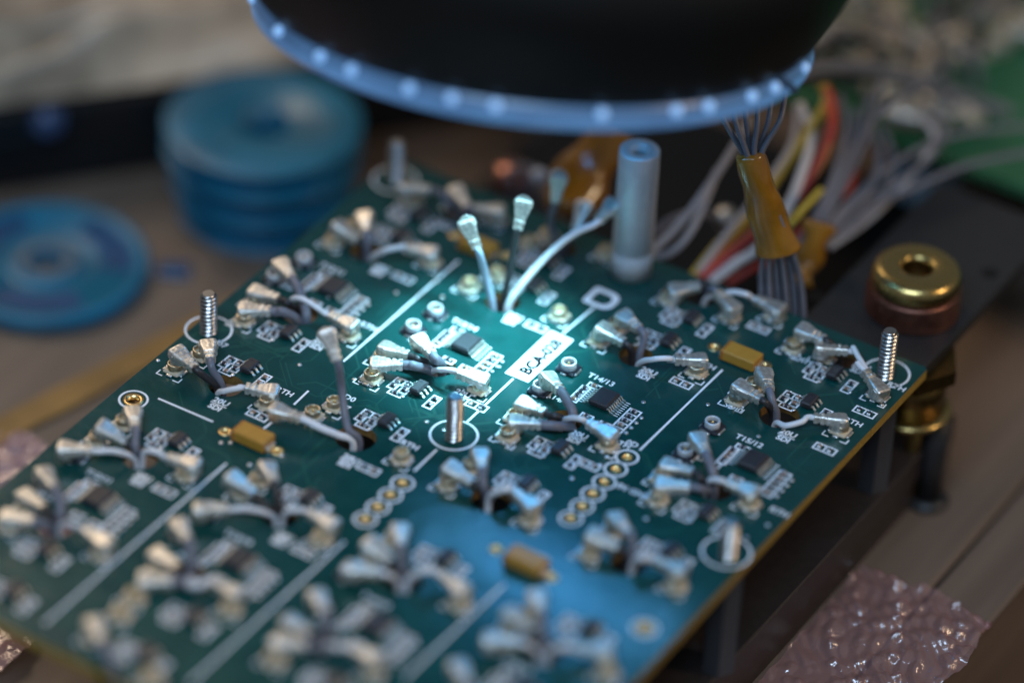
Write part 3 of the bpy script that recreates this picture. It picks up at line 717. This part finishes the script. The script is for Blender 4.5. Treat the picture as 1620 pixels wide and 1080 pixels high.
kp = [P(x, y, z) for x, y, z in [(1186, 243, 26.9), (1199, 290, 22.4), (1212, 335, 17.6), (1228, 385, 12.4), (1231, 396, 11.2)]]
kt = thing('kapton_tape', 'orange film tape wrapped round the grey ribbon wires', 'tape', kp[0])
MB().tube([v - kp[0] for v in spline(kp, 6)], lambda t: (.20 + .15 * t + .014 * math.sin(t * 17), .185 + .02 * math.sin(t * 9)), KAPT, 18, flat=R0.copy()).obj('wrap', kt)
kp = [P(x, y, z) for x, y, z in [(1298, 352, 6), (1290, 380, 3.5), (1278, 420, 0), (1268, 450, -1)]]
kt = thing('kapton_tape', 'crumpled amber tape wrapped round a short bundle right of the ribbon', 'tape', kp[0])
MB().tube([v - kp[0] for v in spline(kp, 8)], lambda t: (.24 - .10 * t + .04 * math.sin(t * 14), .17 - .05 * t), KAPT, 14, flat=R0.copy()).obj('wrap', kt)
kp = [P(x, y, z) for x, y, z in [(985, 205, 9), (952, 240, 6), (920, 280, 3), (896, 335, 0)]]
kt = thing('kapton_tape', 'wide dark amber tape wrapped bundle behind the aluminium spacer', 'tape', kp[0])
MB().tube([v - kp[0] for v in spline(kp, 8)], lambda t: (.42 + .06 * math.sin(t * 11), .26), KAPT, 16, flat=R0.copy()).obj('wrap', kt)
MB().lathe([(.13, 0), (.12, .10), (.05, .14), (0, .14)], SOLDER, 14, caps=False).obj('solder_blob', kt, loc=P(938, 262, 2) - kp[0])
wire('pale grey wire bowing left toward the aluminium spacer', WIREP, .085, [(1030, 398, -1), (1070, 360, 2), (1110, 310, 6), (1160, 235, 11), (1185, 190, 14)])
wire('grey wire lying low right beside the aluminium spacer', GREYJ, .09, [(1025, 378, -3), (1060, 350, -1), (1100, 338, 0), (1135, 345, -2)])
wire('pale wire crossing low to the spacer foot', WIREP, .08, [(1020, 410, -3), (1060, 400, -1), (1090, 370, 2), (1115, 320, 5), (1135, 270, 8)])
wire('yellow wire curving up behind the ribbon', YELJ, .11, [(1095, 440, -6), (1140, 385, -2), (1185, 340, 1), (1240, 265, 6), (1285, 200, 11), (1308, 160, 13), (1300, 130, 14), (1280, 120, 12)])
wire('red wire curving up behind the ribbon', REDJ, .11, [(1100, 445, -6), (1150, 405, -3), (1200, 365, 0), (1262, 310, 4), (1302, 245, 9), (1318, 190, 13), (1312, 150, 14), (1302, 140, 13)])
wire('orange wire running beside the red one', ORAJ, .06, [(1090, 442, -6), (1140, 400, -3), (1180, 370, -1), (1250, 318, 3), (1300, 262, 8), (1314, 205, 12), (1304, 165, 14)])
wire('white wire running low under the red one', PALEJ, .11, [(1125, 445, -6), (1165, 415, -3), (1200, 392, -1), (1245, 330, 3), (1270, 270, 7), (1284, 215, 10), (1265, 165, 12)])
wire('dark red wire lowest in the bundle', REDJ, .08, [(1150, 448, -7), (1190, 425, -5), (1225, 405, -4), (1300, 335, 0), (1345, 295, 2), (1350, 265, 3)])
wire('yellow wire emerging right of the orange tape', YELJ, .07, [(1240, 370, 3), (1262, 340, 5), (1300, 300, 7)])
for i, (t, pts) in enumerate([('left grey strand fanning out right of the tape', [(1270, 375, 2), (1300, 330, 5), (1330, 280, 8), (1358, 215, 11), (1375, 150, 13)]),
                              ('second grey strand fanning out right of the tape', [(1282, 380, 2), (1318, 325, 5), (1350, 262, 8), (1380, 195, 11), (1392, 130, 13)]),
                              ('grey strand looping over to the right and back', [(1300, 385, 1), (1335, 340, 3), (1375, 300, 5), (1390, 250, 7), (1380, 205, 8), (1365, 180, 8)]),
                              ('wide grey loop reaching toward the green board', [(1305, 385, 0), (1370, 320, 2), (1440, 275, 3), (1485, 230, 4), (1488, 195, 4), (1460, 175, 3)]),
                              ('pale grey strand lowest of the fan', [(1310, 388, -1), (1350, 345, 0), (1395, 318, 1), (1440, 300, 1)])]): wire(t, GREYJ if i < 4 else WIREP, .085, pts)
wire('thick dark grey lamp cord leaving the ring light to the right', GREYJ, .19, [(1262, 118, 26), (1310, 108, 20), (1380, 112, 12), (1460, 135, 4), (1550, 165, -4), (1660, 205, -10)], 'lamp_cord', 'lamp cords', 'cord')
wire('thinner dark cord under the thick lamp cord', DARKJ, .11, [(1270, 128, 24), (1340, 122, 14), (1420, 128, 6), (1520, 150, -4), (1650, 190, -12)], 'lamp_cord', 'lamp cords', 'cord')
fan = ['thin grey strand bending to the right picture edge', 'second thin strand bending to the right picture edge', 'grey strand crossing over the red wire', 'pale strand rising beside the yellow wire',
       'grey strand hooked high behind the lamp cord', 'thin grey strand close to the amber tape', 'slack grey strand hanging over the black plate', 'pale strand curling above the plate edge']
fp = [[(1300, 392, 0), (1365, 335, 2), (1440, 300, 3), (1530, 262, 3), (1640, 240, 1)], [(1292, 384, 1), (1345, 318, 4), (1420, 255, 6), (1510, 215, 5), (1640, 200, 2)],
      [(1255, 400, 0), (1290, 340, 4), (1318, 280, 8), (1338, 210, 12), (1330, 150, 14)], [(1105, 430, -4), (1150, 370, 0), (1205, 300, 5), (1252, 230, 9), (1262, 170, 12)],
      [(1290, 372, 2), (1322, 300, 7), (1352, 230, 11), (1400, 170, 13), (1450, 140, 12)], [(1278, 392, 1), (1290, 350, 4), (1312, 300, 7), (1345, 240, 10), (1352, 170, 13)],
      [(1306, 388, 0), (1360, 350, 1), (1400, 300, 3), (1412, 250, 5), (1395, 200, 7)], [(1312, 392, -.3), (1380, 342, 0), (1450, 268, 3), (1478, 215, 5), (1455, 190, 5)]]
for i, (t, q_) in enumerate(zip(fan, fp)): wire(t, WIREP if i in (3, 7) else GREYJ, .075, q_)
# brown roll with pale tip behind the board
q = P(805, 300, -8)
roll = thing('wrapped_connector', 'brown wrapped cable end with white tip behind the board', 'cable end', q)
MB().tube([v - q for v in spline([P(795, 290, -6), P(825, 285, -6), P(860, 305, -8), P(880, 345, -14)], 6)], .27, GREYJ, 14).obj('sleeve', roll)
MB().lathe([(.30, 0), (.32, .12), (.22, .26), (0, .28)], COPPER, 18, caps=False).obj('collar', roll, loc=P(808, 285, -6) - q)
MB().lathe([(.12, 0), (.13, .09), (.06, .15), (0, .16)], PALEJ, 14, caps=False).obj('tip', roll, loc=P(853, 282, -1) - q)
cq = P(1148, 345, -4)
MBc = MB().lathe([(.02, -.17), (.13, -.13), (.17, -.03), (.17, .03), (.13, .13), (.02, .17)], TIN, 20)
tag(MBc.obj('steel_bead', loc=cq), 'round grey metal cap behind the pale bowing wire', 'cap')

# ------------------------------------------------------------------ second green board at the far right
gz = -6
ga_, gb_ = P(1397, 215, gz), P(1620, 297, gz)
gy0 = (ga_.y + gb_.y) / 2
gx0, gx1 = P(1190, 230, gz).x - 1, gb_.x + 6
gbd = thing('green_board', 'second green circuit board blurred at the far right, full of plugs', 'circuit board', ((gx0 + gx1) / 2, gy0 + 5, gz * .1))
GO = Vector(gbd.location)
MB().box((0, 0, -.08), (gx1 - gx0, 10, .16), MASK2, .01).obj('substrate', gbd)
r2 = random.Random(3)
cp = MB().box((0, 0, .1), (.30, .28, .2), CREAM, .02).mesh('connector')
for i in range(80):
    px, py = r2.uniform(1290, 1640), r2.uniform(-70, 170)
    if py > 90 + (px - 1290) * .12 and px > 1480: continue
    c = P(px, py, gz)
    if c.y < gy0 + .8: continue
    k = r2.random()
    o = link('connector' if k < .5 else 'plug', cp if k < .5 else PLUG, gbd, loc=Vector((c.x, c.y, gz * .1 + (0 if k < .5 else .25))) - GO)
    o.rotation_euler.z = r2.uniform(0, 6.28); s_ = r2.uniform(.8, 1.5); o.scale = (s_, s_, s_)
lo = MB()
for i in range(46):
    px, py = r2.uniform(1300, 1640), r2.uniform(-80, 150); c = P(px, py, gz); a = r2.uniform(0, 6.28); L = r2.uniform(.6, 1.6)
    d = Vector((math.cos(a), math.sin(a), 0)) * L
    lo.tube([v - GO for v in spline([c + Vector((0, 0, .05)), c + d * .3 + Vector((0, 0, .5)), c + d * .7 + Vector((0, 0, .55)), c + d + Vector((0, 0, .1))], 5)], .06, (DARKJ, GREYJ, DARKJ, CREAM)[i % 4], 6)
tag(lo.obj('jumper_wires', gbd), kind='stuff')
for px, py, s in [(1490, 165, 1.0), (1430, 178, 1.1), (1385, 120, .9)]:
    c = P(px, py, gz + 3)
    o = link('plug', PLUG, gbd, loc=c - GO); o.scale = (2.2, 2, 2); o.rotation_euler.z = r2.uniform(-.6, .2)
wb = P(1450, 310, -22)
tag(MB().box((0, 0, .3), (1.15, .55, .6), PALEB, .05).obj('pale_block', loc=wb, rot=(0, 0, -.12)), 'pale blue-grey plastic block under the second green board', 'block')

# ------------------------------------------------------------------ left: spools, dark case, wraps
def spool(c, r, n, label, lean=(0, 0), hgt=.53, m=BLUEP, grp='blue plastic spools'):
    o = thing('spool', label, 'spool', c, grp)
    h = hgt
    MB().lathe([(.28 * r, 0.002), (r * .97, 0.002), (r, .02), (r, .07), (r * .97, .09), (.80 * r, .10), (.80 * r, h - .10), (r * .97, h - .09), (r, h - .07), (r, h - .02), (r * .97, h - .002), (.42 * r, h - .002), (.40 * r, h - .03), (.30 * r, h - .05), (.28 * r, h - .05), (.28 * r, .01)], m, 56, caps=False).obj('reel', o)
    MB().lathe([(.86 * r, .10), (.86 * r, h - .10)], BLUED, 48, caps=False).obj('winding', o)
    return o
sc = P(420, 326, -30)
for i, t in enumerate(['lowest', 'middle', 'topmost']):
    spool(sc + Vector((-.05 * i, .03 * i, 0.535 * i)), 1.42 + .09 * i, i, f'teal blue plastic spool, {t} of the stack of three')
sc2 = P(74, 432, -30)
flat = thing('spool', 'flat teal and deep blue spool lying alone on the bench at left', 'spool', sc2, 'blue plastic spools')
q_ = 1.62
MB().lathe([(.3, .002), (q_ * .97, .002), (q_, .03), (q_, .24), (q_ * .975, .27), (q_ * .90, .27), (q_ * .885, .235), (.50 * q_, .235), (.48 * q_, .20), (.34 * q_, .20), (.32 * q_, .27), (.20 * q_, .27), (.18 * q_, .25), (.18 * q_, .01)], BLUEP, 64, caps=False).obj('reel', flat)
for k in range(3):
    w_ = []; n_ = 12
    for t in range(n_ + 1):
        a = .4 + k * 2.094 + 1.25 * t / n_
        w_ += [(q_ * .54 * math.cos(a), q_ * .54 * math.sin(a), .239), (q_ * .84 * math.cos(a), q_ * .84 * math.sin(a), .239)]
    MB().add(w_, [(2 * t, 2 * t + 1, 2 * t + 3, 2 * t + 2) for t in range(n_)], BLUED).obj('window', flat)
MB().lathe([(.20 * q_, .272), (.31 * q_, .274)], HUBM, 40, caps=False).obj('paper_label', flat)
c = P(276, 432, -30); tag(MB().box((0, 0, .05), (.5, .35, .1), BLUED, .02).obj('plastic_tab', loc=c, rot=(0, 0, .5)), 'small dark blue plastic tab between the lone spool and the stack', 'plastic tab')
# dark case behind
a, b = P(-80, 318, -30), P(700, 205, -30)
dx = (b - a); ang = math.atan2(dx.y, dx.x); L = dx.length; CHt = 1.5
case = thing('black_case', 'black case with dark front face behind the blue spools', 'case', a, rot=(0, 0, ang))
MB().box((L / 2, 7, CHt / 2), (L + 3, 14, CHt), CASEM, .06).obj('shell', case)
kq = P(88, 294, -30); tag(MB().lathe([(.0, -.16), (.2, -.13), (.30, 0), (.2, .13), (0, .16)], BLUEREF, 20).obj('reflection_bead', loc=kq + Vector((0, -.12, 1.3)), rot=(math.pi / 2, 0, ang)), 'small bluish bead added as a reflection at the front of the black case', 'reflection bead')  # bead stands in for a blue reflection on the case front
# crumpled beige wraps
def wrap(label, c, sx, sy, h, rot, seed):
    bm = MB(); n, m_ = 40, 18; r3 = random.Random(seed); ph = [r3.uniform(0, 6.28) for _ in range(8)]; vs = []; fs = []
    for j in range(m_ + 1):
        for i in range(n + 1):
            u, v = i / n, j / m_; e = (math.sin(math.pi * u) ** .25) * (math.sin(math.pi * v) ** .4)
            z = h * e * (1 + .35 * math.sin(12 * v + ph[4] + 2.5 * math.sin(5 * u)) + .22 * math.sin(9 * u + ph[0] + 3 * v) + .2 * math.sin(23 * u + ph[1] - 5 * v) + .14 * math.sin(7 * v * 3 + ph[2] + 4 * u))
            vs.append((sx * (u - .5), sy * (v - .5), max(0, z)))
    for j in range(m_):
        for i in range(n): k = j * (n + 1) + i; fs.append((k, k + 1, k + n + 2, k + n + 1))
    bm.add(vs, fs, BAG, True)
    fs2 = [tuple(range(n, -1, -1))]
    return tag(bm.obj('paper_wrap', loc=c, rot=(0, 0, rot)), label, 'wrapping')
ax = math.atan2(R0.y, R0.x)
wn = Vector((-math.sin(ang), math.cos(ang), 0)); wz = Vector((0, 0, CHt))
wrap('beige crumpled wrapping nearest the blue spools at upper left', P(205, 104, -14.6), 12.0, 1.3, .85, ang, 1)
wrap('beige crumpled wrapping farther back at the top left corner', P(110, -32, -14.6), 14.0, 2.4, 1.0, ang + .03, 5)
# varnished strip and bubble film at left
a, b = P(-30, 700, -30), P(420, 470, -30); dx = b - a
tag(MB().box((dx.length / 2, 0, .04), (dx.length + 1, .55, .08), ORW, .02).obj('wood_strip', loc=a, rot=(0, 0, math.atan2(dx.y, dx.x))), 'orange-brown varnished strip lying on the bench along the left board edge', 'wood strip')
def bubble(label, x0, x1, y0, y1, z, rot=0, seed=1, fm=None, n=90, m_=110, pitch=.36, rb=.16, hh=.09):
    r3 = random.Random(seed); ph = [r3.uniform(0, 6.28) for _ in range(9)]; vs = []; fs = []
    cx, cy = (x0 + x1) / 2, (y0 + y1) / 2
    for j in range(m_ + 1):
        for i in range(n + 1):
            x = x0 + (x1 - x0) * i / n; y = y0 + (y1 - y0) * j / m_
            zz = .05 * math.sin(1.9 * x + ph[0] + y) + .05 * math.sin(2.7 * y + ph[1] - x * 1.3) + .028 * math.sin(9 * x + 5 * y + ph[2] + 2 * math.sin(3 * y)) + .022 * math.sin(13 * y - 7 * x + ph[3] + 2 * math.sin(4 * x)) + .016 * math.sin(27 * x + 21 * y + ph[4] + 3 * math.sin(6 * y)) + .10
            row = round((y - y0) / (pitch * .87)); bx = x0 + (round((x - x0) / pitch - (row % 2) * .5) + (row % 2) * .5) * pitch; by = y0 + row * pitch * .87
            h_ = math.sin(bx * 12.9898 + by * 78.233) * 43758.5453; h_ -= math.floor(h_)
            bx += (h_ - .5) * .16; by += (h_ * 7 % 1 - .5) * .16
            rr = math.hypot(x - bx, y - by) * (1 + .9 * (h_ < .35))
            if rr < rb: zz += hh * math.sqrt(max(0, 1 - (rr / rb) ** 2)) * (.55 + .45 * math.sin(bx * 7.1 + by * 3.7))
            edge = min(i, n - i, j, m_ - j) / 6
            wob = .10 * math.sin(3 * y + ph[5]) if i == n else 0
            vs.append((x - cx + wob, y - cy + (.12 * math.sin(4 * x + ph[6]) if j in (0, m_) else 0), max(.02, zz)))
    for j in range(m_):
        for i in range(n): k = j * (n + 1) + i; fs.append((k, k + 1, k + n + 2, k + n + 1))
    return tag(MB().add(vs, fs, fm or FILM, True).obj('bubble_film', loc=(cx, cy, z), rot=(0, 0, rot)), label, 'bubble wrap')
t_ = P(1450, 915, -30)
bubble('pink bubble wrap on the bench edge at lower right', 9.12, 11.30, t_.y - 5.6, t_.y - .3, ZB + .02, 0, 2, n=110, m_=240)
l_ = P(20, 720, -30)
bubble('pink bubble wrap under the left board edge', l_.x - 3.5, .3, l_.y - 4.5, l_.y + .3, ZB + .02, .0, 4, FILM2)

# ------------------------------------------------------------------ microscope head with its lamp ring
NAX = Vector((-.06732505, .21921389, .97335123)).normalized()
SS = 2.12
RC = P(843, 30, SS * NAX.z * 22.6) - NAX * .15
RR = 447 * (RC - T0).dot(R2) / FPX
head = thing('microscope_head', 'black microscope head with a glowing blue lamp ring above the board', 'microscope', RC)
zq = NAX.to_track_quat('Z', 'Y')
FM = zq.to_matrix().to_4x4()
def hp(mb, name, parent=head): return mb.obj(name, parent, mw=(FM if parent is head else Matrix.Identity(4)))
rim = hp(MB().lathe([(RR - .55, .03), (RR - .08, .02), (RR - .01, .06), (RR + .005, .13), (RR, .20)], RIMM, 96, caps=False), 'lamp_rim')
MB().lathe([(RR, .20), (RR - .02, .34), (RR - .08, .40)], RIMD, 96, caps=False).obj('upper_rim', rim)
leds = MB()
for i in range(34):
    if i % 7 == 3: continue
    a = 2 * math.pi * (i + .3) / 34 + rnd.uniform(-.05, .05); q = Vector(((RR - .005) * math.cos(a), (RR - .005) * math.sin(a), .29))
    led = MB().lathe([(0, -.085), (.06, -.06), (.085, 0), (.06, .06), (0, .085)], LEDM, 10, tuple(q), caps=False)
    led.obj('led', rim)
hp(MB().lathe([(RR - .06, .36), (RR + .03, .46), (RR + .16, .68), (RR + .52, 1.45), (RR + .60, 1.75), (RR + .60, 2.6), (RR + .3, 2.75), (RR + .3, 7.5)], BLACKP, 96, caps=False), 'housing')
hp(MB().lathe([(RR - .54, .03), (RR - .60, .30), (2.3, 1.2), (2.2, 1.4), (0, 1.4)], BLACKP, 64, caps=False), 'inner_cone')
hp(MB().lathe([(2.15, 1.30), (1.4, 1.22), (0, 1.18)], GLASSD, 48, caps=False), 'objective_lens')
# glowing bar added inside the head: its reflection is the blue glare on the board
def under(px, py, zl):
    q = P(px, py); d = (q - T0).normalized(); d.z = -d.z
    return q + d * ((zl - (q - RC).dot(NAX)) / d.dot(NAX))
ba, bb = under(660, 822, .45), under(1085, 1030, .45)
print('bar', ba, bb, (ba - RC).length, (bb - RC).length, RR)
bm_ = (ba + bb) / 2; ux = (bb - ba).normalized(); uz = (bm_ - P(860, 905)).normalized(); uz = (uz - ux * uz.dot(ux)).normalized(); uy = uz.cross(ux)
BM = Matrix(((ux.x, uy.x, uz.x, bm_.x - RC.x), (ux.y, uy.y, uz.y, bm_.y - RC.y), (ux.z, uy.z, uz.z, bm_.z - RC.z), (0, 0, 0, 1)))
bar = MB().box((0, 0, .06), ((bb - ba).length * 1.25, 1.7, .10), BARM, .03).obj('glare_bar', head, mw=BM)
for i in range(8):
    MB().lathe([(0, -.03), (.12, -.01), (.14, .02), (.10, .05)], BARL, 14, ((i - 3.5) * (bb - ba).length / 8.4 + rnd.uniform(-.06, .06), rnd.uniform(-.24, .24), 0), caps=False).obj('glare_dot', bar)
# the narrow beams set along the added bar meet on the lit patch
aim = P(757, 550, 0)
for i in range(8):
    lamp('lamp_beam', 'SPOT', ba.lerp(bb, (i + .5) / 8) - uz * .12, aim, 1050, (.34, .82, 1), .10, spot=math.radians(44), blend=1.0)
print('resistors', nres, 'holes', len(holes), 'fstop', cd.dof.aperture_fstop, cd.lens * 1e-3 / APERTURE)
